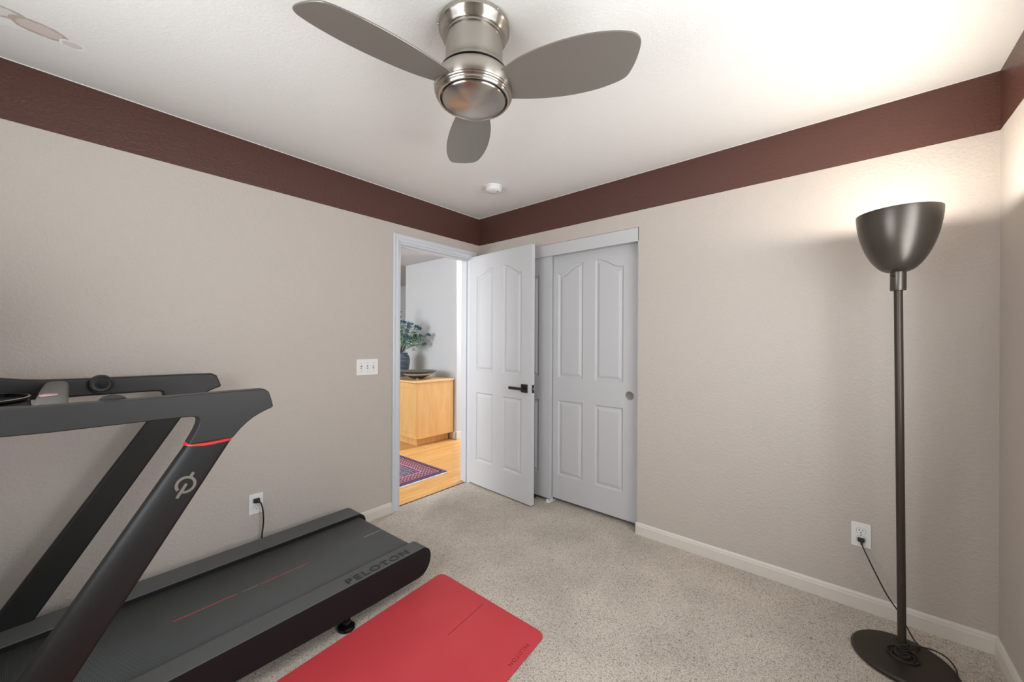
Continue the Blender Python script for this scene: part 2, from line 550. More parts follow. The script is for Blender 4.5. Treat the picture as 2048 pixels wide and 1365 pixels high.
# ------------------------------------------------------------------ panelled doors
def panel_loop(x0, x1, z0, zl, zr):
    """counter-clockwise in (x,z); top runs in an S from zr (right) to zl (left)"""
    pts = [(x0, z0), (x1, z0)]
    if abs(zl - zr) < 1e-6:
        pts += [(x1, zr), (x0, zl)]
    else:
        k = 14
        for i in range(k + 1):
            t = i / k
            s = min(1, max(0, (t - .08) / .80)) if zr < zl else min(1, max(0, (t - .12) / .80))
            s = s * s * (3 - 2 * s)
            pts.append((x1 + (x0 - x1) * t, zr + (zl - zr) * s))
    return pts

def door_mesh(x0, x1, z0, z1, thick, panels, both=False):
    bm = bmesh.new()
    def side(y, sy):
        outer = [bm.verts.new((x, y, z)) for x, z in ((x0, z0), (x1, z0), (x1, z1), (x0, z1))]
        edges = [bm.edges.new((outer[i], outer[(i + 1) % 4])) for i in range(4)]
        loops = []
        for pl in panels:
            base = panel_loop(*pl)
            vs = [bm.verts.new((x, y, z)) for x, z in base]
            edges += [bm.edges.new((vs[i], vs[(i + 1) % len(vs)])) for i in range(len(vs))]
            prev = vs
            for d, dep in ((.007, .0085), (.012, .0105), (.016, .0105), (.036, .0025), (.038, .002)):
                lp = panel_loop(pl[0] + d, pl[1] - d, pl[2] + d, pl[3] - d, pl[4] - d)
                cur = [bm.verts.new((x, y + sy * dep, z)) for x, z in lp]
                loops.append((prev, cur)); prev = cur
            loops.append((prev, None))
        r = bmesh.ops.triangle_fill(bm, edges=edges, use_beauty=True, use_dissolve=False)
        for A, B in loops:
            if B is None: bm.faces.new(A)
            else:
                for i in range(len(A)):
                    bm.faces.new([A[i], A[(i + 1) % len(A)], B[(i + 1) % len(A)], B[i]])
        return outer
    a = side(0.0, 1)
    if both: b = side(thick, -1)
    else:
        b = [bm.verts.new((x, thick, z)) for x, z in ((x0, z0), (x1, z0), (x1, z1), (x0, z1))]
        bm.faces.new(b)
    for i in range(4):
        bm.faces.new([a[i], a[(i + 1) % 4], b[(i + 1) % 4], b[i]])
    return bm

# open door leaf: hinge at the corner of the room, swung against the closet
leaf_dir = Vector((0.742, -0.044, 0)).normalized()
leaf_rot = math.atan2(leaf_dir.y, leaf_dir.x)
bm = door_mesh(-0.010, 0.745, 0.014, 2.062, 0.035,
    [(.0875, .305, .228, .840, .840), (.424, .640, .224, .838, .838), (.0875, .303, 1.032, 1.872, 1.934), (.427, .637, 1.027, 1.934, 1.860)], both=True)
d1 = struct(obj('door_1', bm, M['door']))
d1.location = (0, -0.112, 0); d1.rotation_euler = (0, 0, leaf_rot)
for z in (0.25, 1.03, 1.83):
    bm = bmesh.new()
    bmesh.ops.create_cone(bm, cap_ends=True, segments=16, radius1=.006, radius2=.006, depth=.09, matrix=Matrix.Translation((-.006, .040, z)))
    box(bm, -.0095, .001, .005, .036, z - .044, z + .044)
    obj('hinge', bm, M['black'], d1)
hd = bpy.data.objects.new('door_handle', None); coll.objects.link(hd); hd.parent = d1; hd.location = (0, 0, 0)
hd['label'] = 'black square lever handle'
bm = bmesh.new(); box(bm, .641, .707, -.009, 0, .892, .958)
obj('rosette', bm, M['black'], hd, bevel=.0015)
bm = bmesh.new()
bmesh.ops.create_cone(bm, cap_ends=True, segments=24, radius1=.011, radius2=.011, depth=.04, matrix=Matrix.Translation((.674, -.028, .925)) @ Matrix.Rotation(PI / 2, 4, 'X'))
box(bm, .548, .688, -.057, -.046, .914, .936)
obj('lever', bm, M['black'], hd, bevel=.0015)
bm = bmesh.new(); box(bm, .640, .706, .035, .044, .892, .958); box(bm, .60, .69, .075, .086, .914, .936); box(bm, .66, .686, .04, .08, .914, .936)
obj('inner_lever', bm, M['black'], hd, bevel=.0015)
bm = bmesh.new(); box(bm, .7445, .7465, .006, .031, .893, .957)
lp = obj('latch_plate', bm, M['black'], d1)
bm = bmesh.new(); box(bm, .746, .757, .012, .025, .918, .934)
lb = obj('latch_bolt', bm, M['nickel'], lp, bevel=.002); lb['label'] = 'bright metal latch bolt'

# closet sliding doors
def closet_door(name, x0, x1, y, label_pull=None):
    w = x1 - x0
    s = w / .784
    pls = [(x0 + .114 * s, x0 + .341 * s, .222, .825, .825), (x0 + .444 * s, x0 + .670 * s, .220, .823, .823),
           (x0 + .114 * s, x0 + .341 * s, 1.008, 1.845, 1.914), (x0 + .444 * s, x0 + .670 * s, 1.008, 1.914, 1.845)]
    bm = door_mesh(x0, x1, .030, 2.05, .034, pls)
    # flip handedness of the S tops: tall side faces the centre of the door
    o = struct(obj(name, bm, M['closet'], None))
    o.location = (0, y, 0)
    return o
d3 = closet_door('door_3', .726, 1.510, .070)
d2 = closet_door('door_2', .033, .793, .022)
pl = bpy.data.objects.new('finger_pull', None); coll.objects.link(pl); pl.parent = d3; pl.location = (1.445, 0, .917)
pl['label'] = 'round metal finger pull'
bm = bmesh.new()
lathe(bm, [(.0245, -.003), (.0295, -.0035), (.031, -.002), (.031, .001), (.0245, .001)], 40)
bmesh.ops.rotate(bm, verts=bm.verts, cent=(0, 0, 0), matrix=Matrix.Rotation(PI / 2, 3, 'X'))
for v_ in bm.verts: v_.co.y *= -1
for v_ in bm.verts: v_.co.y = -abs(v_.co.y)
obj('rim', bm, M['nickel'], pl, smooth=True)
bm = bmesh.new(); bmesh.ops.create_cone(bm, cap_ends=True, segments=40, radius1=.026, radius2=.026, depth=.0024, matrix=Matrix.Translation((0, -.0012, 0)) @ Matrix.Rotation(PI / 2, 4, 'X'))
obj('cup', bm, M['pull'], pl)

bm = bmesh.new(); box(bm, CX0 + .002, CX1 - .006, .000, .016, 1.984, 2.0775)
box(bm, CX0 + .002, CX1 - .008, .016, .110, 2.055, 2.078)
struct(obj('trim_2', bm, M['closet'], bevel=.0015, bseg=1))
bm = bmesh.new(); box(bm, CX1 - .009, CX1 + .0, .008, .110, BH, 1.990); box(bm, CX1 - .012, CX1 - .009, .050, .064, BH, 1.985)
struct(obj('trim_3', bm, M['trimblue'], bevel=.001, bseg=1))
# small floor guide of the closet doors
bm = bmesh.new(); box(bm, .765, .800, .010, .115, 0, .008); box(bm, .770, .798, .012, .018, 0, .026); box(bm, .770, .798, .058, .066, 0, .03)
tag(obj('door_guide', bm, M['plate'], bevel=.001, bseg=1), 'small white plastic floor guide under the closet doors where they overlap', 'door guide')
# door stop behind the open door
ds = thing('door_stop', 'short dark metal door stop lying low behind the open white door', 'door stop', (0.672, -0.002, 0))
bm = bmesh.new(); tube(bm, [(-.055, -.030, .018), (-.005, -.004, .022)], .0045, 10)
obj('rod', bm, mat('stop_bronze', (70, 48, 34), .45, metal=.4), ds, smooth=True)
bm = bmesh.new(); bmesh.ops.create_uvsphere(bm, u_segments=16, v_segments=10, radius=.011, matrix=Matrix.Translation((0, -.001, .022)))
obj('tip', bm, mat('stop_rubber', (60, 40, 30), .6), ds, smooth=True)
bm = bmesh.new(); bmesh.ops.create_cone(bm, cap_ends=True, segments=16, radius1=.016, radius2=.014, depth=.014, matrix=Matrix.Translation((-.057, -.031, .0075)))
obj('foot', bm, mat('stop_bronze2', (70, 48, 34), .45, metal=.4), ds, smooth=True)

# ------------------------------------------------------------------ hall beyond the doorway
HX0 = -4.6
bm = bmesh.new(); box(bm, HX0 - .1, -.052, -3.3, 3.4, -.1, -.002); struct(obj('floor.001', bm, M['wood']))
bm = bmesh.new(); box(bm, HX0 - .1, -T, -3.3, 3.4, H, H + .1); struct(obj('ceiling.001', bm, M['hallwall']))
YB = .85
bm = bmesh.new()
box(bm, -2.45, -1.285, YB, YB + .12, 0, H)
box(bm, -1.405, -1.285, YB + .12, 3.3, 0, H)
struct(obj('wall_hall_niche', bm, M['hallwall'], bevel=.012, bseg=3))
bm = bmesh.new(); box(bm, HX0, -1.405, 2.1, 2.22, 0, H); struct(obj('wall_hall_far', bm, M['hallwall']))
bm = bmesh.new(); box(bm, HX0 - .12, HX0, -3.3, 3.4, 0, H); struct(obj('wall_hall_west', bm, M['hallwall']))
bm = bmesh.new()   # south end with an unseen window opening added to brighten the hall
box(bm, HX0, -T, -3.3, -3.18, 0, .8); box(bm, HX0, -T, -3.3, -3.18, 2.1, H); box(bm, HX0, -2.6, -3.3, -3.18, .8, 2.1); box(bm, -.9, -T, -3.3, -3.18, .8, 2.1)
struct(obj('wall_hall_south', bm, M['hallwall']))
bm = bmesh.new()   # north end with a window
box(bm, -1.285, T, 3.3, 3.42, 0, .5); box(bm, -1.285, T, 3.3, 3.42, 2.25, H); box(bm, -1.285, -1.15, 3.3, 3.42, .5, 2.25); box(bm, -.22, T, 3.3, 3.42, .5, 2.25)
box(bm, -T, 0, .85, 3.3, 0, H)
struct(obj('wall_hall_north', bm, M['hallwall']))
for i, (xa, xb, ya, za, zb_) in enumerate(((-2.6, -.9, -3.24, .8, 2.1), (-1.15, -.22, 3.36, .5, 2.25), (SX0, SX1, -D - .06, WZ0, WZ1))):  # hall-south and front windows are unseen, added for extra light
    bm = bmesh.new()
    box(bm, xa, xb, ya - .03, ya + .03, za, za + .05); box(bm, xa, xb, ya - .03, ya + .03, zb_ - .05, zb_)
    box(bm, xa, xa + .05, ya - .03, ya + .03, za + .05, zb_ - .05); box(bm, xb - .05, xb, ya - .03, ya + .03, za + .05, zb_ - .05)
    w2 = struct(obj('window_%d' % (i + 2), bm, M['trim']))
    bm = bmesh.new(); box(bm, xa + .05, xb - .05, ya - .002, ya + .002, za + .05, zb_ - .05)
    obj('pane', bm, M['glass'], w2)
hb = .1
bm = bmesh.new()
box(bm, -2.45, -1.273, YB - .012, YB, 0, hb); box(bm, -1.285, -1.273, YB - .012, 3.3, 0, hb)
struct(obj('baseboard_hall', bm, M['trim'], bevel=.004))

# cabinet with worktop
cab = thing('cabinet', 'light maple sideboard cabinet with worktop seen through the doorway', 'cabinet', (-1.86, .54, 0))
cx, cy = -1.86, .54
CXR, CXL, CYF, CYB = -1.321, -2.40, .242, .835
bm = bmesh.new(); box(bm, CXL - cx, CXR - cx, CYF + .020 - cy, CYB - cy, .10, .785)
obj('body', bm, M['maple'], cab, bevel=.001, bseg=1)
bm = bmesh.new(); box(bm, CXL + .05 - cx, CXR - .081 - cx, CYF + .075 - cy, CYB - .02 - cy, 0, .10)
obj('toe_kick', bm, M['maple'], cab)
bm = bmesh.new(); box(bm, CXL - .02 - cx, CXR + .012 - cx, CYF - .015 - cy, CYB + .003 - cy, .785, .807)
obj('worktop', bm, M['mapletop'], cab, bevel=.002)
for x0, x1 in ((CXL + .002, -1.865), (-1.861, CXR - .001)):
    bm = bmesh.new()
    x0 -= cx; x1 -= cx; ya, yb_ = CYF - cy, CYF + .020 - cy
    fr = .062
    box(bm, x0, x1, ya, yb_, .105, .105 + fr); box(bm, x0, x1, ya, yb_, .778 - fr, .778)
    box(bm, x0, x0 + fr, ya, yb_, .105 + fr, .778 - fr); box(bm, x1 - fr, x1, ya, yb_, .105 + fr, .778 - fr)
    box(bm, x0 + fr, x1 - fr, ya + .009, yb_, .105 + fr, .778 - fr)
    obj('door', bm, M['maple'], cab, bevel=.001, bseg=1)

# wide footed bowl
bw = thing('decorative_bowl', 'wide shallow dark bowl with a pale stripe on the maple cabinet', 'bowl', (-1.585, .455, .807))
bm = bmesh.new()
lathe(bm, [(.0, .012), (.075, .010), (.085, .014), (.16, .050), (.205, .083), (.238, .100), (.240, .104), (.232, .105), (.20, .089), (.15, .058), (.08, .028), (0, .024)], 56)
obj('shell', bm, M['bowl'], bw, smooth=True)
bm = bmesh.new()
lathe(bm, [(.172, .0555), (.178, .0575), (.200, .0775), (.196, .0785)], 56, cap=False)
for f in [f for f in bm.faces if not (-.8 < math.atan2(f.calc_center_median().y, f.calc_center_median().x) + 0.9 < 1.35)]:
    bm.faces.remove(f)
obj('stripe', bm, M['bowlstripe'], bw, smooth=True)
bm = bmesh.new(); lathe(bm, [(.0, .0245), (.079, .0285), (.149, .0587), (.199, .0897), (.230, .1055), (.232, .1062), (.199, .0903), (.149, .0593), (.079, .0291), (0, .0251)], 56)
obj('inside', bm, M['bowlin'], bw, smooth=True)
for k in range(3):
    a = 2 * PI * k / 3 - .6
    bm = bmesh.new()
    bmesh.ops.create_cone(bm, cap_ends=True, segments=14, radius1=.016, radius2=.022, depth=.0125, matrix=Matrix.Translation((.062 * math.cos(a), .062 * math.sin(a), .00625)))
    obj('foot', bm, M['bowlstripe'], bw, smooth=True)

# vase and bouquet
VX, VY = -2.06, .50
bm = bmesh.new()
lathe(bm, [(.0, 0), (.085, 0), (.098, .006), (.122, .10), (.137, .19), (.138, .24), (.125, .285), (.104, .303), (.108, .318), (.112, .322), (.100, .322), (.094, .305), (.11, .28), (.120, .23), (.105, .1), (0, .03)], 48)
va = obj('vase', bm, M['vase'], smooth=True); va.location = (VX, VY, .807)
tag(va, 'blue-grey banded ceramic vase holding flowers on the maple cabinet', 'vase')
bq = thing('flower_bouquet', 'bouquet of blue clustered blooms and sage green leaves in the grey vase', 'flowers', (VX, VY, .95))
rnd = random.Random(11)
def leafquad(bm, c, s, rnd):
    a = rnd.uniform(0, 2 * PI); e = rnd.uniform(-.6, .9)
    d = Vector((math.cos(a) * math.cos(e), math.sin(a) * math.cos(e), math.sin(e)))
    side = d.cross(Vector((rnd.uniform(-1, 1), rnd.uniform(-1, 1), 1))).normalized()
    up = d.cross(side)
    p = [c, c + d * s * .5 + side * s * .22, c + d * s, c + d * s * .5 - side * s * .22]
    mid = c + d * s * .5 - up * s * .06
    v = [bm.verts.new(q) for q in p]; mv = bm.verts.new(mid)
    bm.faces.new([v[0], v[1], mv]); bm.faces.new([v[1], v[2], mv]); bm.faces.new([v[2], v[3], mv]); bm.faces.new([v[3], v[0], mv])
# screen-parallel axes at the bouquet: right = along (cos yaw, sin yaw)
tips = []
cr_ = Vector((.76, .65, 0)); cf_ = Vector((-.65, .76, 0))
spec_tips = [(-.02, .60, 0), (-.02, .535, .03), (.0, .47, .06), (.07, .46, -.03), (.12, .44, .05), (.17, .43, -.05), (.23, .40, 0), (.27, .37, .02),
             (.40, .285, 0), (.34, .16, .02), (.20, .27, .08), (.02, .33, -.1), (.13, .34, -.12), (.05, .25, .14), (.24, .23, .06), (-.10, .44, .0),
             (-.16, .38, .05), (-.2, .28, -.02), (-.09, .30, -.1), (.14, .24, -.1), (.29, .27, -.06), (.09, .40, .1), (-.28, .36, 0)]
for k, (sx, sz, dz) in enumerate(spec_tips):
    tip = cr_ * sx + cf_ * dz + Vector((0, 0, sz + .17 - .02))
    base = Vector((rnd.uniform(-.03, .03), rnd.uniform(-.03, .03), .178))
    neck = Vector((sx * .22, dz * .3, .17)); neck = cr_ * (sx * .14) + Vector((0, 0, .205))
    bm = bmesh.new()
    pts = spline([base, neck, neck.lerp(tip, .5) + Vector((0, 0, .03)), tip], 5)
    tube(bm, pts, .0028, 5)
    obj('stem', bm, M['stem'], bq)
    bm = bmesh.new()
    dirn = (tip - neck).normalized()
    cc = tip
    for j in range(46):
        off = Vector((rnd.gauss(0, 1), rnd.gauss(0, 1), rnd.gauss(0, 1))).normalized() * rnd.uniform(.008, .040)
        off -= dirn * max(0, off.dot(dirn)) * .3 ; off.z *= .7
        bmesh.ops.create_icosphere(bm, subdivisions=1, radius=rnd.uniform(.005, .009), matrix=Matrix.Translation(cc + off))
    obj('bloom', bm, M['bloom'], bq, smooth=True)
for nm, mt, cnt in (('foliage', M['leaf'], 620), ('foliage', M['leaf2'], 260)):
    bm = bmesh.new()
    for k in range(cnt):
        sx, sz, dz = spec_tips[rnd.randrange(2, len(spec_tips))]
        t = rnd.uniform(.35, .95)
        neck = cr_ * (sx * .14) + Vector((0, 0, .205)); tip = cr_ * sx + cf_ * dz + Vector((0, 0, sz + .15))
        c = neck.lerp(tip, t) + Vector((rnd.gauss(0, .028), rnd.gauss(0, .028), rnd.gauss(0, .028)))
        leafquad(bm, c, rnd.uniform(.03, .055), rnd)
    o = obj(nm, bm, mt, bq); o['kind'] = 'stuff'

# rug with fringe
rg = thing('oriental_rug', 'red and navy patterned oriental rug with pale fringe on the hall boards', 'rug', (-.392, -.047, 0))
bm = bmesh.new(); box(bm, -2.2, 0, -1.5, 0, -.002, .008)
obj('pile', bm, M['rug'], rg, bevel=.002)
bm = bmesh.new()
yy = -.004
while yy > -1.5:
    l = rnd.uniform(.020, .032); s = rnd.uniform(-.003, .003)
    box(bm, 0, l, yy - .004 + s, yy, -.0015, .003); yy -= .0065
fr_ = obj('fringe', bm, M['fringe'], rg); fr_['label'] = 'pale lavender-white fringe'; fr_['kind'] = 'stuff'

# ------------------------------------------------------------------ ceiling fan
FX, FY = 1.566, -1.570
fan = thing('ceiling_fan', 'brushed nickel three-blade flush ceiling fan with silver blades on the ceiling', 'ceiling fan', (FX, FY, H))
def z_(v): return v - H
bm = bmesh.new()
lathe(bm, [(.0, 0), (.122, 0), (.128, -.004), (.128, -.018), (.122, -.024), (.118, -.040), (.112, -.047), (.108, -.048), (.108, -.056), (.103, -.058), (0, -.058)], 96)
obj('canopy', bm, M['brushed'], fan, smooth=True)
for a in (-2.2, -0.1, 2.0):
    bm = bmesh.new()
    bmesh.ops.create_uvsphere(bm, u_segments=12, v_segments=8, radius=.0045, matrix=Matrix.Translation((.128 * math.cos(a), .128 * math.sin(a), -.011)))
    obj('canopy_screw', bm, M['nickel'], fan, smooth=True)
bm = bmesh.new()
lathe(bm, [(.0, -.05), (.103, -.05), (.103, -.132), (.105, -.145), (.112, -.158), (.121, -.170), (.1235, -.177), (.0, -.177)], 96)
obj('motor_neck', bm, M['brushed2'], fan, smooth=True)
bm = bmesh.new(); lathe(bm, [(.0, -.1765), (.1222, -.1765), (.1222, -.1788), (.112, -.1790), (.112, -.186), (0, -.186)], 72)
obj('seam', bm, M['slot'], fan, smooth=True)
bm = bmesh.new()
lathe(bm, [(.0, -.1815), (.1190, -.1815), (.1205, -.1825), (.129, -.189), (.137, -.198), (.1425, -.212), (.1440, -.226), (.1432, -.238), (.1395, -.248),
           (.1375, -.2480), (.1385, -.2505), (.1370, -.2545), (.1325, -.2560), (.1310, -.2580), (.1312, -.2640), (.1275, -.2685), (.122, -.268), (.119, -.262), (.118, -.245), (0, -.245)], 96)
obj('motor_housing', bm, M['brushed'], fan, smooth=True, angle=28)
bm = bmesh.new()
lathe(bm, [(.0, -.250), (.108, -.250), (.1125, -.258), (.1145, -.264), (.1145, -.270), (.111, -.2735), (.080, -.279), (.040, -.2845), (.0, -.2865)], 96)
obj('cover_plate', bm, M['brushed'], fan, smooth=True, angle=50)
blade_out = [(.095, -.045), (.15, -.068), (.20, -.086), (.27, -.099), (.35, -.105), (.43, -.103), (.50, -.092), (.545, -.078), (.566, -.066), (.576, -.050), (.577, -.032),
             (.570, -.004), (.557, .028), (.543, .052), (.532, .066), (.518, .075), (.49, .084), (.43, .094), (.35, .096), (.27, .089), (.20, .077), (.15, .065), (.095, .050)]
bo = [tuple(p) for p in [(q.x, q.y) for q in spline([(x, y, 0) for x, y in blade_out], 3)]]
for phi in (-99, 21, 141):
    bm = bmesh.new()
    prism(bm, bo, lambda q: (q[0], q[1], -.003), lambda q: (q[0], q[1], .003))
    o = obj('blade', bm, M['blade'], fan, bevel=.0022, bseg=2)
    o.matrix_local = Matrix.Translation((0, 0, 2.205 - H)) @ Matrix.Rotation(math.radians(phi), 4, 'Z') @ Matrix.Rotation(math.radians(-15), 4, 'X')

# smoke detector
sd = thing('smoke_detector', 'round white smoke detector on the ceiling beyond the fan', 'smoke detector', (.627, -.472, H))
bm = bmesh.new(); lathe(bm, [(0, 0), (.064, 0), (.066, -.004), (.064, -.010), (0, -.010)], 56); obj('mounting_plate', bm, M['plate'], sd, smooth=True)
bm = bmesh.new(); lathe(bm, [(0, -.010), (.060, -.010), (.0605, -.024), (.056, -.034), (.048, -.039), (.02, -.041), (0, -.041)], 56); obj('housing', bm, M['plate'], sd, smooth=True)
bm = bmesh.new(); bmesh.ops.create_cone(bm, cap_ends=True, segments=14, radius1=.004, radius2=.004, depth=.003, matrix=Matrix.Translation((.028, .012, -.041)))
obj('test_button', bm, M['slot'], sd)

# ------------------------------------------------------------------ wall plates
def duplex(parent, face, free):
    """children of an outlet built in local space: plate in the XZ plane facing -Y"""
    bm = bmesh.new(); prism(bm, rounded([(-.036, -.058), (.036, -.058), (.036, .058), (-.036, .058)], .004, 3), lambda q: (q[0], 0, q[1]), lambda q: (q[0], -.005, q[1]))
    obj('cover_plate', bm, M['plate'], parent, bevel=.0015)
    for zc in (.0195, -.0195):
        bm = bmesh.new()
        pts = []
        for k in range(40):
            a = 2 * PI * k / 40
            x = .0172 * math.cos(a); z = .0172 * math.sin(a)
            pts.append((x, max(-.0135, min(.0135, z))))
        prism(bm, pts, lambda q: (q[0], -.004, zc + q[1]), lambda q: (q[0], -.0066, zc + q[1]))
        s = obj('socket', bm, M['plate'], parent)
        bm = bmesh.new()
        box(bm, -.0078, -.0052, -.0070, -.0062, zc + .000, zc + .009)
        box(bm, .0052, .0078, -.0070, -.0062, zc + .001, zc + .008)
        bmesh.ops.create_cone(bm, cap_ends=True, segments=12, radius1=.0028, radius2=.0028, depth=.0008, matrix=Matrix.Translation((0, -.0066, zc - .0075)) @ Matrix.Rotation(PI / 2, 4, 'X'))
        obj('slots', bm, M['slot'], s)
        bm = bmesh.new()
        inner = [(x * .97, z * .97) for x, z in pts]
        n_ = len(pts)
        A = [bm.verts.new((x * 1.07, -.00515, zc + z * 1.07)) for x, z in pts]; B = [bm.verts.new((x, -.00515, zc + z)) for x, z in pts]
        for k in range(n_): bm.faces.new([A[k], A[(k + 1) % n_], B[(k + 1) % n_], B[k]])
        obj('gap_line', bm, mat('gap_grey', (120, 116, 110), .8), s)
    bm = bmesh.new(); bmesh.ops.create_cone(bm, cap_ends=True, segments=12, radius1=.003, radius2=.003, depth=.001, matrix=Matrix.Translation((0, -.0055, 0)) @ Matrix.Rotation(PI / 2, 4, 'X'))
    obj('screw', bm, M['screw'], parent)
o1 = thing('power_outlet', 'white duplex outlet on the left wall behind the treadmill', 'outlet', (0, -1.8035, .348), PI / 2, 'wall outlets')
duplex(o1, None, None)
o2 = thing('power_outlet', 'white duplex outlet on the right-hand wall behind the floor lamp', 'outlet', (2.658, 0, .362), 0, 'wall outlets')
duplex(o2, None, None)

sw = thing('light_switch', 'white triple toggle switch plate beside the doorway', 'light switch', (0, -1.1165, 1.109), PI / 2)
bm = bmesh.new(); prism(bm, rounded([(-.082, -.057), (.082, -.057), (.082, .057), (-.082, .057)], .004, 3), lambda q: (q[0], 0, q[1]), lambda q: (q[0], -.006, q[1]))
obj('cover_plate', bm, M['plate'], sw, bevel=.0015)
for i in (-1, 0, 1):
    x = i * .046
    bm = bmesh.new(); box(bm, x - .005, x + .005, -.0064, -.0058, -.012, .012)
    sl = obj('toggle_slot', bm, mat('toggle_shadow', (120, 114, 106), .8), sw)
    bm = bmesh.new()
    s_ = 1 if i == 1 else -1
    prism(bm, [(-.0038, -.005), (.0038, -.005), (.0038, .005), (-.0038, .005)], lambda q: (x + q[0], -.006, q[1]), lambda q: (x + q[0] * .8, -.018, s_ * .008 + q[1] * .7))
    obj('toggle', bm, M['plate'], sw, bevel=.0008, bseg=1)
    for z in (-.030, .030):
        bm = bmesh.new(); bmesh.ops.create_cone(bm, cap_ends=True, segments=12, radius1=.0028, radius2=.0028, depth=.001, matrix=Matrix.Translation((x, -.0064, z)) @ Matrix.Rotation(PI / 2, 4, 'X'))
        obj('screw', bm, M['screw'], sw)

# ------------------------------------------------------------------ treadmill
TH = math.radians(2.45)
tm = thing('treadmill', 'large black treadmill with slanted uprights and grey handrails on the carpet', 'treadmill', (.51136, -1.30654, 0), -(PI / 2 - TH))
# local frame: X = towards the console (a), Y = towards the room (b), Z up
def inv_tm(wx, wy):
    dx, dy = wx - .51136, wy + 1.30654
    return (dx * math.sin(TH) - dy * math.cos(TH), dx * math.cos(TH) + dy * math.sin(TH))
side = [(-.030, .188), (-.044, .176), (-.053, .158), (-.056, .138), (-.053, .115), (-.044, .092), (-.028, .070), (-.008, .056), (.020, .049), (.30, .050), (.60, .060), (.86, .068), (1.74, .068), (1.74, .2), (.0, .2), (-.016, .197)]
def rail(b0, b1, name_):
    bm = bmesh.new()
    prism(bm, side, lambda q: (q[0], b0, q[1]), lambda q: (q[0], b1, q[1]))
    for f in bm.faces:
        n = f.normal
        f.normal_update()
        f.material_index = 0 if f.normal.z > .5 or (f.calc_center_median().z > .16 and abs(f.normal.y) < .5) else 1
    return obj(name_, bm, [M['tmrail'], M['tmdark']], tm, bevel=.005, bseg=3)
rn = rail(.290, .388, 'side_rail')
rf = rail(-.392, -.250, 'side_rail')
bm = bmesh.new()      # end cap seam on each rail
for b in (.3885,):
    prism(bm, [(-.0005, .052), (.0010, .052), (.0010, .199), (-.0005, .199)], lambda q: (q[0], b - .001, q[1]), lambda q: (q[0], b + .0004, q[1]))
box(bm, -.0006, .0006, .291, .3885, .1995, .2004)
obj('end_cap_seam', bm, M['slot'], rn)
# deck core, belt
bm = bmesh.new(); box(bm, .02, 1.74, -.250, .290, .075, .165)
obj('deck', bm, M['tmdark'], tm)
bm = bmesh.new()
bp = []
R0 = .034
for k in range(13):
    a = PI / 2 + PI * k / 12
    bp.append((.006 + R0 * math.cos(a), .144 + R0 * math.sin(a)))
bp = [(1.46, .178)] + bp + [(1.46, .110)]
inner = [(1.46, .174)] + [(.006 + (R0 - .004) * math.cos(PI / 2 + PI * k / 12), .144 + (R0 - .004) * math.sin(PI / 2 + PI * k / 12)) for k in range(13)] + [(1.46, .114)]
A = [bm.verts.new((x, -.262, z)) for x, z in bp]; B = [bm.verts.new((x, .286, z)) for x, z in bp]
for k in range(len(bp) - 1): bm.faces.new([A[k], B[k], B[k + 1], A[k + 1]])
belt = obj('belt', bm, M['belt'], tm, smooth=True)
sol = belt.modifiers.new('thick', 'SOLIDIFY'); sol.thickness = .003; sol.offset = -1
def mark(a0, a1, b, mt, w=.0016):
    bm = bmesh.new(); box(bm, a0, a1, b - w, b + w, .1778, .1786)
    return obj('belt_mark', bm, mt, belt)
x = mark(.729, .947, .0200, M['redmark']); x['label'] = 'red line on the belt'
x = mark(.427, .640, .0225, M['redmark']); x['label'] = 'red line on the belt'
x = mark(.003, .112, .004, M['whitemark'], .0012); x['label'] = 'pale line on the belt'
for k in range(6):
    a0 = .650 + k * .0105
    mark(a0, a0 + .007, .0215, M['whitemark'], .0008)
# raised lettering on the near rail, relief shade put into a darker colour
mt_ = Matrix.Translation((.408, .373, .2000)) @ Matrix.Rotation(PI, 4, 'Z')
tx = text_obj('lettering', 'PELOTON', .0600, mat('emboss_shade', (48, 49, 48), .45), rn, mt_, depth=.0032, spacing=1.18)
bb = [v_.co for v_ in tx.data.vertices]
xs = [c.x for c in bb]; L_now = max(xs) - min(xs); ys = [c.y for c in bb]
sc_x = (.408 - .076) / L_now; sc_y = .040 / (max(ys) - min(ys))
for v_ in tx.data.vertices:
    v_.co.x = .406 + (v_.co.x - max(xs)) * sc_x
    v_.co.y = .374 - (max(ys) - v_.co.y) * sc_y
tx['label'] = 'raised lettering on the rail'

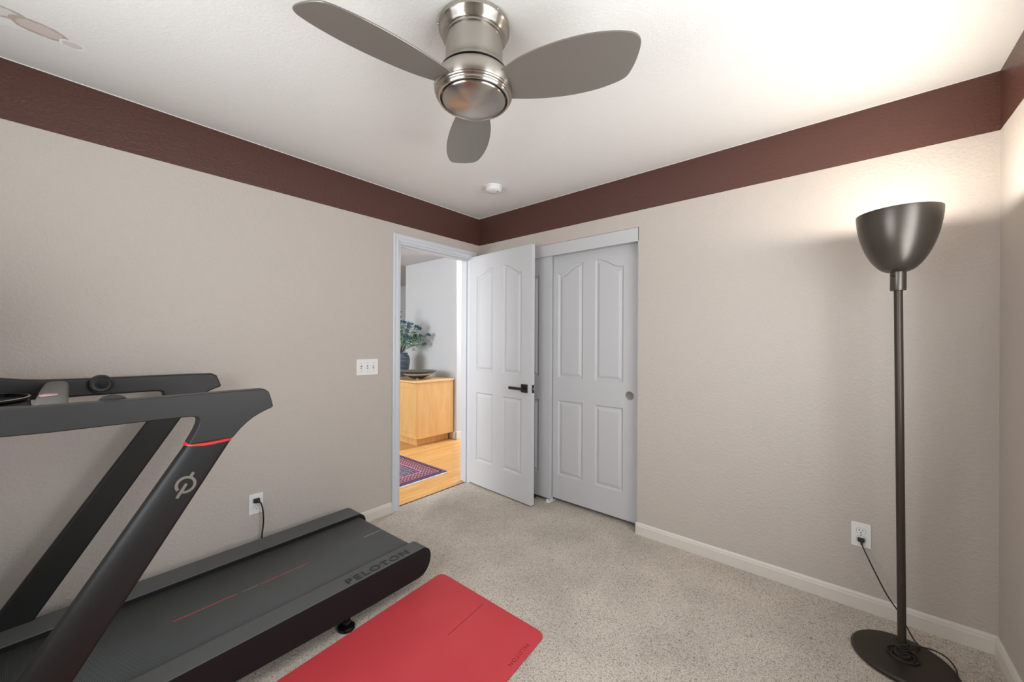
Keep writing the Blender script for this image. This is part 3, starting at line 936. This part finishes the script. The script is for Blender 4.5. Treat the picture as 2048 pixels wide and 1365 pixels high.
# uprights, handrails
def upright(b_in, b_out, sh, dz, sgn):
    # section (p, b): p runs from the lower-rear edge to the upper-front edge
    lo = lambda z: .867 + (z - .955) * (1.233 - .867) / (.356 - .955)
    hi = lambda z: .989 + (z - .950) * (1.320 - .989) / (.416 - .950)
    out = b_out; inn = b_in
    t = out - inn
    raw = [(0, 0), (.103, 0), (.103, abs(t) * .70), (.070, abs(t)), (0, abs(t))]
    rr = rounded(raw, [.010, .010, .014, .020, .012], 5)
    sec = [(p / .103, inn + sgn * q) for p, q in rr]
    bm = bmesh.new()
    def at(z): return lambda q: (lo(z) + (hi(z) - lo(z)) * q[0] + sh, q[1], z + dz)
    levels = [.03, .25, .5, .75, .952]
    rings = [[bm.verts.new(at(z)(q)) for q in sec] for z in levels]
    n = len(sec)
    for A_, B_ in zip(rings, rings[1:]):
        for i in range(n): bm.faces.new([A_[i], A_[(i + 1) % n], B_[(i + 1) % n], B_[i]])
    bm.faces.new(rings[0]); bm.faces.new(list(reversed(rings[-1])))
    u_ = obj('upright', bm, M['tmup'], tm, smooth=True, angle=50)
    # red ring at the joint
    bm = bmesh.new()
    cxm = (lo(.953) + hi(.953)) / 2 + sh; cb = (inn + out) / 2
    def ring(z, s):
        res = []
        for q in sec:
            x, y, zz = at(z)(q)
            res.append((cxm + (x - cxm) * s, cb + (y - cb) * s * 1.01, zz + .010 * ((x - cxm) / .06) ** 2 * .5 - .002))
        return res
    A_ = [bm.verts.new(p) for p in ring(.9490, 1.03)]; B_ = [bm.verts.new(p) for p in ring(.9565, 1.03)]
    for i in range(n): bm.faces.new([A_[i], A_[(i + 1) % n], B_[(i + 1) % n], B_[i]])
    bm.faces.new(A_); bm.faces.new(list(reversed(B_)))
    r_ = obj('ring', bm, M['red'], tm, smooth=True, angle=50); r_['label'] = 'thin red ring at the handrail joint'
    return u_

near_poly = [(1.72, 1.145), (1.45, 1.128), (1.30, 1.120), (1.10, 1.1185), (.90, 1.1185), (.766, 1.1175), (.752, 1.106), (.744, 1.080), (.738, 1.054), (.7405, 1.047),
             (.763, 1.0385), (.782, 1.030), (.803, 1.0185), (.824, 1.002), (.842, .985), (.856, .968), (.865, .957),
             (.986, .957), (.984, .962), (.974, .981), (.965, 1.000), (.959, 1.016), (.957, 1.028), (.9595, 1.038), (.967, 1.044), (.98, 1.047), (.996, 1.0478), (1.08, 1.0487), (1.275, 1.049), (1.36, 1.052), (1.72, 1.07)]
far_poly = [(1.72, 1.255), (1.55, 1.205), (1.44, 1.170), (1.37, 1.1505), (1.32, 1.1415), (1.27, 1.1365), (1.20, 1.1345), (1.03, 1.1325), (.85, 1.1315), (.724, 1.1285), (.706, 1.118), (.696, 1.092), (.687, 1.066), (.690, 1.059),
            (.715, 1.0505), (.735, 1.042), (.753, 1.031), (.774, 1.014), (.792, .998), (.806, .981), (.817, .966),
            (.939, .963), (.934, .975), (.924, .994), (.915, 1.013), (.909, 1.029), (.908, 1.040), (.911, 1.050), (.919, 1.056), (.932, 1.0585), (.95, 1.0595), (1.04, 1.0600), (1.30, 1.0610), (1.42, 1.072), (1.72, 1.12)]
def handrail(poly, b0, b1):
    bm = bmesh.new()
    prism(bm, poly, lambda q: (q[0], b0, q[1]), lambda q: (q[0], b1, q[1]))
    return obj('handrail', bm, M['tm'], tm, bevel=.018, bseg=5, smooth=True, angle=60, hard=True)
hn = handrail(near_poly, .368, .425)
hf = handrail(far_poly, -.425, -.368)
for h_ in (hn, hf):
    h_.modifiers['bevel'].angle_limit = math.radians(60)
upright(.372, .428, 0, 0, 1)
upright(-.372, -.428, -.050, .012, -1)

# round badge with a stroke on the near upright
lg = bpy.data.objects.new('emblem', None); coll.objects.link(lg); lg.parent = tm; lg.location = (.994, .4285, .8315); lg['label'] = 'silver round emblem crossed by a slanted stroke'
def P2(r, deg):   # screen-wise polar: x runs towards the rear of the machine (-a)
    return (-r * math.cos(math.radians(deg)), r * math.sin(math.radians(deg)))
bm = bmesh.new()
a0, a1, k = -122, 214, 48
outer = [P2(.0275, a0 + (a1 - a0) * i / k) for i in range(k + 1)]; inn_ = [P2(.0195, a0 + (a1 - a0) * i / k) for i in range(k + 1)]
for i in range(k):
    q = [outer[i], outer[i + 1], inn_[i + 1], inn_[i]]
    prism(bm, q, lambda p: (p[0], -.001, p[1]), lambda p: (p[0], .0016, p[1]))
bmesh.ops.remove_doubles(bm, verts=bm.verts, dist=1e-6)
obj('emblem_ring', bm, M['logo'], lg)
bm = bmesh.new()
def capsule(r0, r1, w, deg):
    ux, uz = P2(1, deg); vx, vz = -uz, ux
    pts = []
    for i in range(9):
        t = -PI / 2 + PI * i / 8
        pts.append((ux * (r1 + w * math.cos(t)) + vx * w * math.sin(t), uz * (r1 + w * math.cos(t)) + vz * w * math.sin(t)))
    for i in range(9):
        t = PI / 2 + PI * i / 8
        pts.append((ux * (r0 + w * math.cos(t)) + vx * w * math.sin(t), uz * (r0 + w * math.cos(t)) + vz * w * math.sin(t)))
    prism(bm, pts, lambda p: (p[0], -.001, p[1]), lambda p: (p[0], .0022, p[1]))
capsule(0.0, .040, .0042, 239); capsule(.024, .037, .0042, 61)
obj('emblem_stroke', bm, M['logo'], lg)

# crossbar between the handrails
bm = bmesh.new()
secp = rounded([(-.034, -.040), (.034, -.040), (.034, .036), (-.034, .036)], .024, 6)
levels = [(-.378, 1.233, 1.094), (-.16, 1.247, 1.092), (.12, 1.262, 1.090), (.378, 1.274, 1.087)]
rings = [[bm.verts.new((ac + q[0], b, zc + q[1])) for q in secp] for b, ac, zc in levels]
n = len(secp)
for A_, B_ in zip(rings, rings[1:]):
    for i in range(n): bm.faces.new([A_[i], A_[(i + 1) % n], B_[(i + 1) % n], B_[i]])
bm.faces.new(rings[0]); bm.faces.new(list(reversed(rings[-1])))
cb_ = obj('crossbar', bm, M['tmgrey'], tm, smooth=True, angle=60); cb_['label'] = 'grey crossbar between the handrails'
bm = bmesh.new()
A_ = [bm.verts.new((1.2665 + q[0] * 1.02, .200, 1.0892 + q[1] * 1.02)) for q in secp]; B_ = [bm.verts.new((1.2665 + q[0] * 1.02, .204, 1.0892 + q[1] * 1.02)) for q in secp]
for i in range(n): bm.faces.new([A_[i], A_[(i + 1) % n], B_[(i + 1) % n], B_[i]])
obj('crossbar_seam', bm, M['logo'], cb_)
bm = bmesh.new()
prism(bm, [(.024 * math.cos(2 * PI * i / 28), .019 * math.sin(2 * PI * i / 28)) for i in range(28)], lambda q: (1.270 + q[0] * .8, .165 + q[1] * 1.5, 1.1235), lambda q: (1.270 + q[0] * .8, .165 + q[1] * 1.5, 1.1275))
sb = obj('stop_badge', bm, M['pink'], cb_, bevel=.001); sb['label'] = 'pale pink and white stop badge'
# cup holder tray with a bright rim
def tray(bc, name_):
    e = bpy.data.objects.new(name_, None); coll.objects.link(e); e.parent = tm; e.location = (1.400, bc, 1.083)
    pts = [(.088 * math.cos(t) * (1 + .12 * math.cos(t) ** 2), .170 * math.sin(t)) for t in [2 * PI * i / 48 for i in range(48)]]
    bm = bmesh.new()
    prof = [(1.0, .010), (1.0, .013), (.95, .013), (.93, .004), (.86, -.026), (0, -.027)]
    prof_o = [(1.0, .010), (.9, -.05), (0, -.052)]
    rings = []
    for s, z in prof[2:]:
        rings.append([bm.verts.new((p[0] * s, p[1] * s, z)) for p in pts] if s > 0 else None)
    for A2, B2 in zip(rings, rings[1:]):
        if B2 is None: bm.faces.new(A2); continue
        for i in range(48): bm.faces.new([A2[i], A2[(i + 1) % 48], B2[(i + 1) % 48], B2[i]])
    rings = [[bm.verts.new((p[0] * s, p[1] * s, z)) for p in pts] for s, z in ((1.0, .010), (.9, -.030))]
    for A2, B2 in zip(rings, rings[1:]):
        for i in range(48): bm.faces.new([A2[i], A2[(i + 1) % 48], B2[(i + 1) % 48], B2[i]])
    bm.faces.new(rings[-1])
    obj('tray_well', bm, M['gloss'], e, smooth=True)
    bm = bmesh.new()
    R3 = [[bm.verts.new((p[0] * s, p[1] * s, z)) for p in pts] for s, z in ((1.01, .008), (1.02, .014), (.96, .0155), (.945, .010))]
    for A2, B2 in zip(R3, R3[1:] + R3[:1]):
        for i in range(48): bm.faces.new([A2[i], A2[(i + 1) % 48], B2[(i + 1) % 48], B2[i]])
    r = obj('tray_rim', bm, M['nickel'], e, smooth=True); r['label'] = 'bright metal rim'
tray(-.185, 'cup_holder')
bm = bmesh.new(); box(bm, 1.30, 1.50, -.368, .368, 1.062, 1.084)
obj('console_shelf', bm, M['tmdark'], tm, bevel=.012)

# speed and incline knobs on the inner faces
def knob(a, b, z, sgn):
    e = bpy.data.objects.new('control_knob', None); coll.objects.link(e); e.parent = tm
    e.location = (a, b, z); e.rotation_euler = (-sgn * PI / 2, 0, 0)
    bm = bmesh.new()
    lathe(bm, [(0, 0), (.038, 0), (.0385, .004), (.037, .026), (.0345, .0315), (.0315, .0325), (.0295, .0285), (.0195, .0275), (.0180, .030), (.0165, .0305), (.0155, .027), (0, .027)], 56)
    obj('knob_body', bm, M['tm'], e, smooth=True, angle=40)
    bm = bmesh.new(); lathe(bm, [(0, .026), (.0135, .026), (.0135, .0295), (.011, .031), (0, .0315)], 40)
    obj('knob_button', bm, M['tmdark'], e, smooth=True, angle=40)
    return e
knob(1.112, -.368, 1.1095, 1)
knob(1.152, .368, 1.0945, -1)

# front end (mostly beyond the frame): motor hood, crossmember and screen
bm = bmesh.new()
prism(bm, rounded([(1.40, .195), (1.47, .235), (1.72, .235), (1.76, .20), (1.76, .06), (1.40, .06)], .02, 4), lambda q: (q[0], -.355, q[1]), lambda q: (q[0], .355, q[1]))
obj('motor_hood', bm, M['tmdark'], tm, smooth=True, angle=40)
bm = bmesh.new(); tube(bm, [(1.62, -.40, 1.16), (1.62, .40, 1.11)], .028, 16); obj('front_bar', bm, M['tmdark'], tm, smooth=True)
bm = bmesh.new(); box(bm, 1.60, 1.64, -.03, .03, 1.12, 1.30); obj('screen_mast', bm, M['tmdark'], tm, bevel=.006)
bm = bmesh.new(); prism(bm, rounded([(-.28, 1.20), (.28, 1.20), (.28, 1.54), (-.28, 1.54)], .02, 4), lambda q: (1.575 + (q[1] - 1.2) * .12, q[0], q[1]), lambda q: (1.600 + (q[1] - 1.2) * .12, q[0], q[1])); sc_ = obj('screen', bm, M['gloss'], tm, bevel=.003)
# levelling foot and rear feet
def foot(a, b):
    e = bpy.data.objects.new('foot', None); coll.objects.link(e); e.parent = tm; e.location = (a, b, 0)
    bm = bmesh.new(); lathe(bm, [(0, 0), (.034, 0), (.037, .004), (.035, .013), (.022, .020), (.011, .020), (.011, .075), (0, .075)], 28)
    obj('foot_pad', bm, M['gloss'], e, smooth=True)
    bm = bmesh.new(); lathe(bm, [(0, .026), (.018, .026), (.020, .030), (.018, .038), (0, .038)], 6)
    obj('foot_nut', bm, M['tmdark'], e)
for a, b in ((.412, .366), (.400, -.352), (1.60, .352), (1.60, -.352)): foot(a, b)
# treadmill mains cord (local coordinates from world)
def TL(wx, wy, wz):
    a, b = inv_tm(wx, wy); return Vector((a, b, wz))
ty = -1.8035
pc = bpy.data.objects.new('power_cord', None); coll.objects.link(pc); pc.parent = tm
bm = bmesh.new()
tube(bm, spline([TL(.026, ty + .010, .364), TL(.034, ty + .019, .345), TL(.037, ty + .026, .30), TL(.036, ty + .028, .24), TL(.034, ty + .022, .17), TL(.034, ty + .018, .09), TL(.05, ty - .0, .03), TL(.09, ty - .06, .006), TL(.18, ty - .2, .006)], 8), .0042, 10)
obj('cable', bm, M['cord'], pc, smooth=True)
bm = bmesh.new()
box(bm, -.0155, .0155, -.0245, -.0072, -.010, .014)
bmesh.ops.create_cone(bm, cap_ends=True, segments=16, radius1=.0075, radius2=.0055, depth=.022, matrix=Matrix.Translation((.0095, -.022, -.004)) @ Matrix.Rotation(2.4, 4, 'X'))
pg = obj('plug', bm, M['cord'], pc, bevel=.004, bseg=3)
Mw = Matrix.Translation((0, ty, .348 + .0195)) @ Matrix.Rotation(PI / 2, 4, 'Z')
Mt = Matrix.Translation((.51136, -1.30654, 0)) @ Matrix.Rotation(-(PI / 2 - TH), 4, 'Z')
pg.matrix_local = Mt.inverted() @ Mw

# ------------------------------------------------------------------ yoga mat
ym_ = thing('yoga_mat', 'red rubber yoga mat lying on the carpet beside the treadmill', 'yoga mat', (1.235, -1.16, 0))
ox, oy = 1.235, -1.16
MA = math.radians(3.2)
far0, far1 = Vector((.880, -1.156)), Vector((1.600, -1.148))
dl = Vector((.085, -.996)).normalized(); Lm = 1.75
p0 = far0 + Vector((.010, 0)); p1 = far1 - Vector((.004, 0))
corn = [p0, p0 + dl * Lm, p1 + Vector((.085, -.996)).normalized() * Lm, p1]
poly = rounded([(c.x - ox, c.y - oy) for c in corn], .045, 8)
bm = bmesh.new()
prism(bm, poly, lambda q: (q[0], q[1], .001), lambda q: (q[0], q[1], .006))
obj('mat_sheet', bm, M['mat'], ym_, bevel=.0015)
bm = bmesh.new()
la, lb_ = Vector((1.249 - ox, -1.190 - oy)), Vector((1.275 - ox, -1.434 - oy))
t = (lb_ - la).normalized(); nn = Vector((-t.y, t.x)) * .0017
prism(bm, [tuple(la + nn), tuple(la - nn), tuple(lb_ - nn), tuple(lb_ + nn)], lambda q: (q[0], q[1], .0058), lambda q: (q[0], q[1], .00625))
x = obj('alignment_line', bm, M['mattext'], ym_); x['label'] = 'dark red alignment line'
ang = math.atan2(-1.374 + 1.247, 1.587 - 1.575)
mt_ = Matrix.Translation((1.5625 - ox, -1.244 - oy, .0062)) @ Matrix.Rotation(ang, 4, 'Z')
tx = text_obj('mat_lettering', 'PELOTON', .0255, M['mattext'], ym_, mt_, depth=.0002, spacing=1.28)
tx['label'] = 'dark red lettering'

# ------------------------------------------------------------------ floor lamp
LX, LY = 2.775, -.310
lm = thing('floor_lamp', 'tall dark bronze torchiere floor lamp with bowl shade near the corner', 'floor lamp', (LX, LY, 0))
lean = Vector((-.76, -.65, 0)) * .0145       # per metre of height, slightly out of plumb
def lp_(z): return lean * max(0, z - .02)
bm = bmesh.new()
lathe(bm, [(0, .0), (.150, .0), (.157, .006), (.157, .014), (.150, .020), (.06, .024), (0, .024)], 80)
obj('base', bm, M['lampbase'], lm, smooth=True, angle=30)
bm = bmesh.new(); tube(bm, [lp_(z) + Vector((0, 0, z)) for z in (.02, .5, 1.0, 1.53)], .0135, 28); obj('pole', bm, M['lamppole'], lm, smooth=True)
bm = bmesh.new(); lathe(bm, [(0, .020), (.024, .020), (.024, .034), (.017, .037), (.017, .060), (0, .060)], 32, c=lp_(.03)); obj('base_socket', bm, M['lamppole'], lm, smooth=True)
bm = bmesh.new(); lathe(bm, [(0, 1.513), (.0235, 1.513), (.0245, 1.515), (.0245, 1.590), (0, 1.590)], 40, c=lp_(1.55)); obj('collar', bm, M['lampmetal'], lm, smooth=True)
bm = bmesh.new(); tube(bm, [lp_(1.56) + Vector((-.76 * .02 + .0, -.65 * .02 - .01, 1.572)), lp_(1.56) + Vector((-.76 * .02 - .006, -.65 * .02 - .022, 1.572))], .004, 12); obj('switch_knob', bm, M['black'], lm, smooth=True)
bowl_out = [(.030, 1.588), (.050, 1.598), (.072, 1.623), (.090, 1.655), (.105, 1.692), (.117, 1.735), (.125, 1.780), (.1285, 1.815), (.129, 1.830)]
bowl_pts = [(q.x, q.y) for q in spline([(r, z, 0) for r, z in bowl_out], 4)]
bm = bmesh.new()
lathe(bm, [(0, 1.588)] + bowl_pts + [(.1270, 1.8310), (.1262, 1.829)] + [(r - .0025, z + .002) for r, z in reversed(bowl_pts[1:-1])] + [(0, 1.592)], 96, c=lp_(1.70))
obj('lamp_shade', bm, M['lampmetal'], lm, smooth=True, angle=60)
bm = bmesh.new()
lathe(bm, [(0, 1.5935)] + [(r - .0032, z + .0026) for r, z in bowl_pts[1:-3]] , 64, c=lp_(1.70), cap=False)
ri = obj('reflector', bm, M['lampin'], lm, smooth=True); ri['label'] = 'pale inner lining of the bowl'
bm = bmesh.new(); bmesh.ops.create_uvsphere(bm, u_segments=24, v_segments=14, radius=.030, matrix=Matrix.Translation(lp_(1.7) + Vector((0, 0, 1.772))))
bmesh.ops.create_cone(bm, cap_ends=True, segments=20, radius1=.014, radius2=.016, depth=.15, matrix=Matrix.Translation(lp_(1.7) + Vector((0, 0, 1.67))))
obj('bulb', bm, M['bulb'], lm, smooth=True)
# cord: plug, drape, windings round the pole foot
cd = bpy.data.objects.new('power_cord', None); coll.objects.link(cd); cd.parent = lm
def LLc(wx, wy, wz): return Vector((wx - LX, wy - LY, wz))
bm = bmesh.new()
r3 = .0030
tube(bm, spline([LLc(2.6585, -.023, .336), LLc(2.664, -.034, .318), LLc(2.678, -.054, .288), LLc(2.708, -.070, .222), LLc(2.746, -.080, .142), LLc(2.784, -.080, .082), LLc(2.808, -.072, .028), LLc(2.825, -.130, .012), (.060, .125, .022), (.055, .090, .030), (.025, .050, .032), (.004, .028, .040), (-.016, .012, .046)], 8), r3, 8)
pts = []
for k in range(0, 96):
    a = k / 24 * 2 * PI
    tt = k / 95
    rr = .0175 + .006 * math.sin(k * .7) * .3
    pts.append((rr * math.cos(a), rr * math.sin(a), .036 + .05 * tt + .006 * math.sin(a * 1.3)))
tube(bm, pts, r3, 8)
pts = []
for k in range(0, 73):
    a = k / 24 * 2 * PI + .5
    rr = .040 + .010 * math.sin(a * .5 + .8)
    pts.append((rr * math.cos(a) + .002, rr * math.sin(a) * .95 - .004, .0275 + .004 * (k / 72) + .003 * math.sin(a)))
tube(bm, pts, r3, 8)
tube(bm, spline([(-.010, .018, .046), (.008, .030, .044), (.023, .056, .040), (.060, .092, .036), (.105, .108, .033), (.138, .088, .030), (.152, .036, .028), (.150, -.004, .0265), (.166, -.040, .012), (.176, -.07, .0045)], 8), r3, 8)
tube(bm, spline([(-.030, .012, .080), (-.020, -.014, .070), (.002, -.022, .060), (.020, -.012, .066), (.022, .006, .078)], 6), .0022, 8)
obj('cable', bm, M['cord'], cd, smooth=True)
bm = bmesh.new()
prism(bm, rounded([(-.014, -.008), (.014, -.008), (.014, .008), (-.014, .008)], .006, 4), lambda q: (2.658 - LX + q[0], -.0072 - LY, .3425 + q[1]), lambda q: (2.658 - LX + q[0] * .85, -.026 - LY, .3405 + q[1] * .85))
bmesh.ops.create_cone(bm, cap_ends=True, segments=12, radius1=.0035, radius2=.0065, depth=.020, matrix=Matrix.Translation((2.6595 - LX, -.022 - LY, .330)) @ Matrix.Rotation(-.3, 4, 'X'))
obj('plug', bm, M['cord'], cd, bevel=.0015, bseg=2)

# ------------------------------------------------------------------ lights
def area(name, loc, direction, sx, sy, power, col):
    l = bpy.data.lights.new(name, 'AREA'); l.shape = 'RECTANGLE'; l.size = sx; l.size_y = sy; l.energy = power; l.color = col
    o = bpy.data.objects.new(name, l); coll.objects.link(o); o.location = loc
    o.rotation_euler = Vector(direction).to_track_quat('-Z', 'Y').to_euler()
    return o
area('daylight_window', (W + .10, (WY0 + WY1) / 2, (WZ0 + WZ1) / 2), (-1, 0, .30), WY1 - WY0 - .1, WZ1 - WZ0 - .1, 26, (.98, .99, 1.0))
area('added_fill_front', ((SX0 + SX1) / 2, -D - .10, (WZ0 + WZ1) / 2), (0, 1, .30), SX1 - SX0 - .1, WZ1 - WZ0 - .1, 21, (.98, .99, 1.0))  # added fill behind the camera, set in the added front opening
area('added_fill_hall_south', (-1.75, -3.16, 1.45), (0, 1, 0), 1.6, 1.2, 66, (.96, .98, 1.0))  # added fill that brightens the hall from its unseen south end
area('daylight_hall_north', (-.685, 3.28, 1.4), (0, -1, 0), .8, 1.6, 56, (.96, .98, 1.0))
for nm, loc, e in (('hall_downlight', (-.80, 1.25, 2.36), 36), ('hall_downlight', (-.50, -2.08, 2.36), 9)):
    l = bpy.data.lights.new(nm, 'POINT'); l.energy = e; l.color = (1.0, .985, .96); l.shadow_soft_size = .05
    o = bpy.data.objects.new(nm, l); coll.objects.link(o); o.location = loc
l = bpy.data.lights.new('torchiere_bulb', 'POINT'); l.energy = 7.5; l.color = (1.0, .935, .86); l.shadow_soft_size = .022
o = bpy.data.objects.new('torchiere_bulb', l); coll.objects.link(o); o.location = (LX + lean.x * 1.7, LY + lean.y * 1.7, 1.822)

wd = bpy.data.worlds.new('sky'); bpy.context.scene.world = wd; wd.use_nodes = True
wd.node_tree.nodes['Background'].inputs[0].default_value = (.72, .86, 1.0, 1)
wd.node_tree.nodes['Background'].inputs[1].default_value = 2.2

# ------------------------------------------------------------------ camera
yaw, pitch, roll = math.radians(40.577), math.radians(.043), math.radians(.278)
f = Vector((-math.sin(yaw) * math.cos(pitch), math.cos(yaw) * math.cos(pitch), math.sin(pitch)))
r = Vector((math.cos(yaw), math.sin(yaw), 0)); u = r.cross(f)
r2 = r * math.cos(roll) + u * math.sin(roll); u2 = -r * math.sin(roll) + u * math.cos(roll)
cam = bpy.data.cameras.new('camera'); co = bpy.data.objects.new('camera', cam); coll.objects.link(co)
co.matrix_world = Matrix(((r2.x, u2.x, -f.x, 2.588), (r2.y, u2.y, -f.y, -2.5446), (r2.z, u2.z, -f.z, 1.2984), (0, 0, 0, 1)))
cam.sensor_width = 36.0; cam.sensor_fit = 'HORIZONTAL'; cam.lens = 36.0 * 772.9 / 2048.0
cam.clip_start = 0.02
sc = bpy.context.scene
sc.camera = co
sc.view_settings.view_transform = 'Standard'
sc.view_settings.look = 'None'
sc.view_settings.exposure = 0.2
sc.view_settings.gamma = 1.0
sc.view_settings.use_curve_mapping = False
sc.cycles.max_bounces = 10
sc.cycles.diffuse_bounces = 6
sc.cycles.use_denoising = True
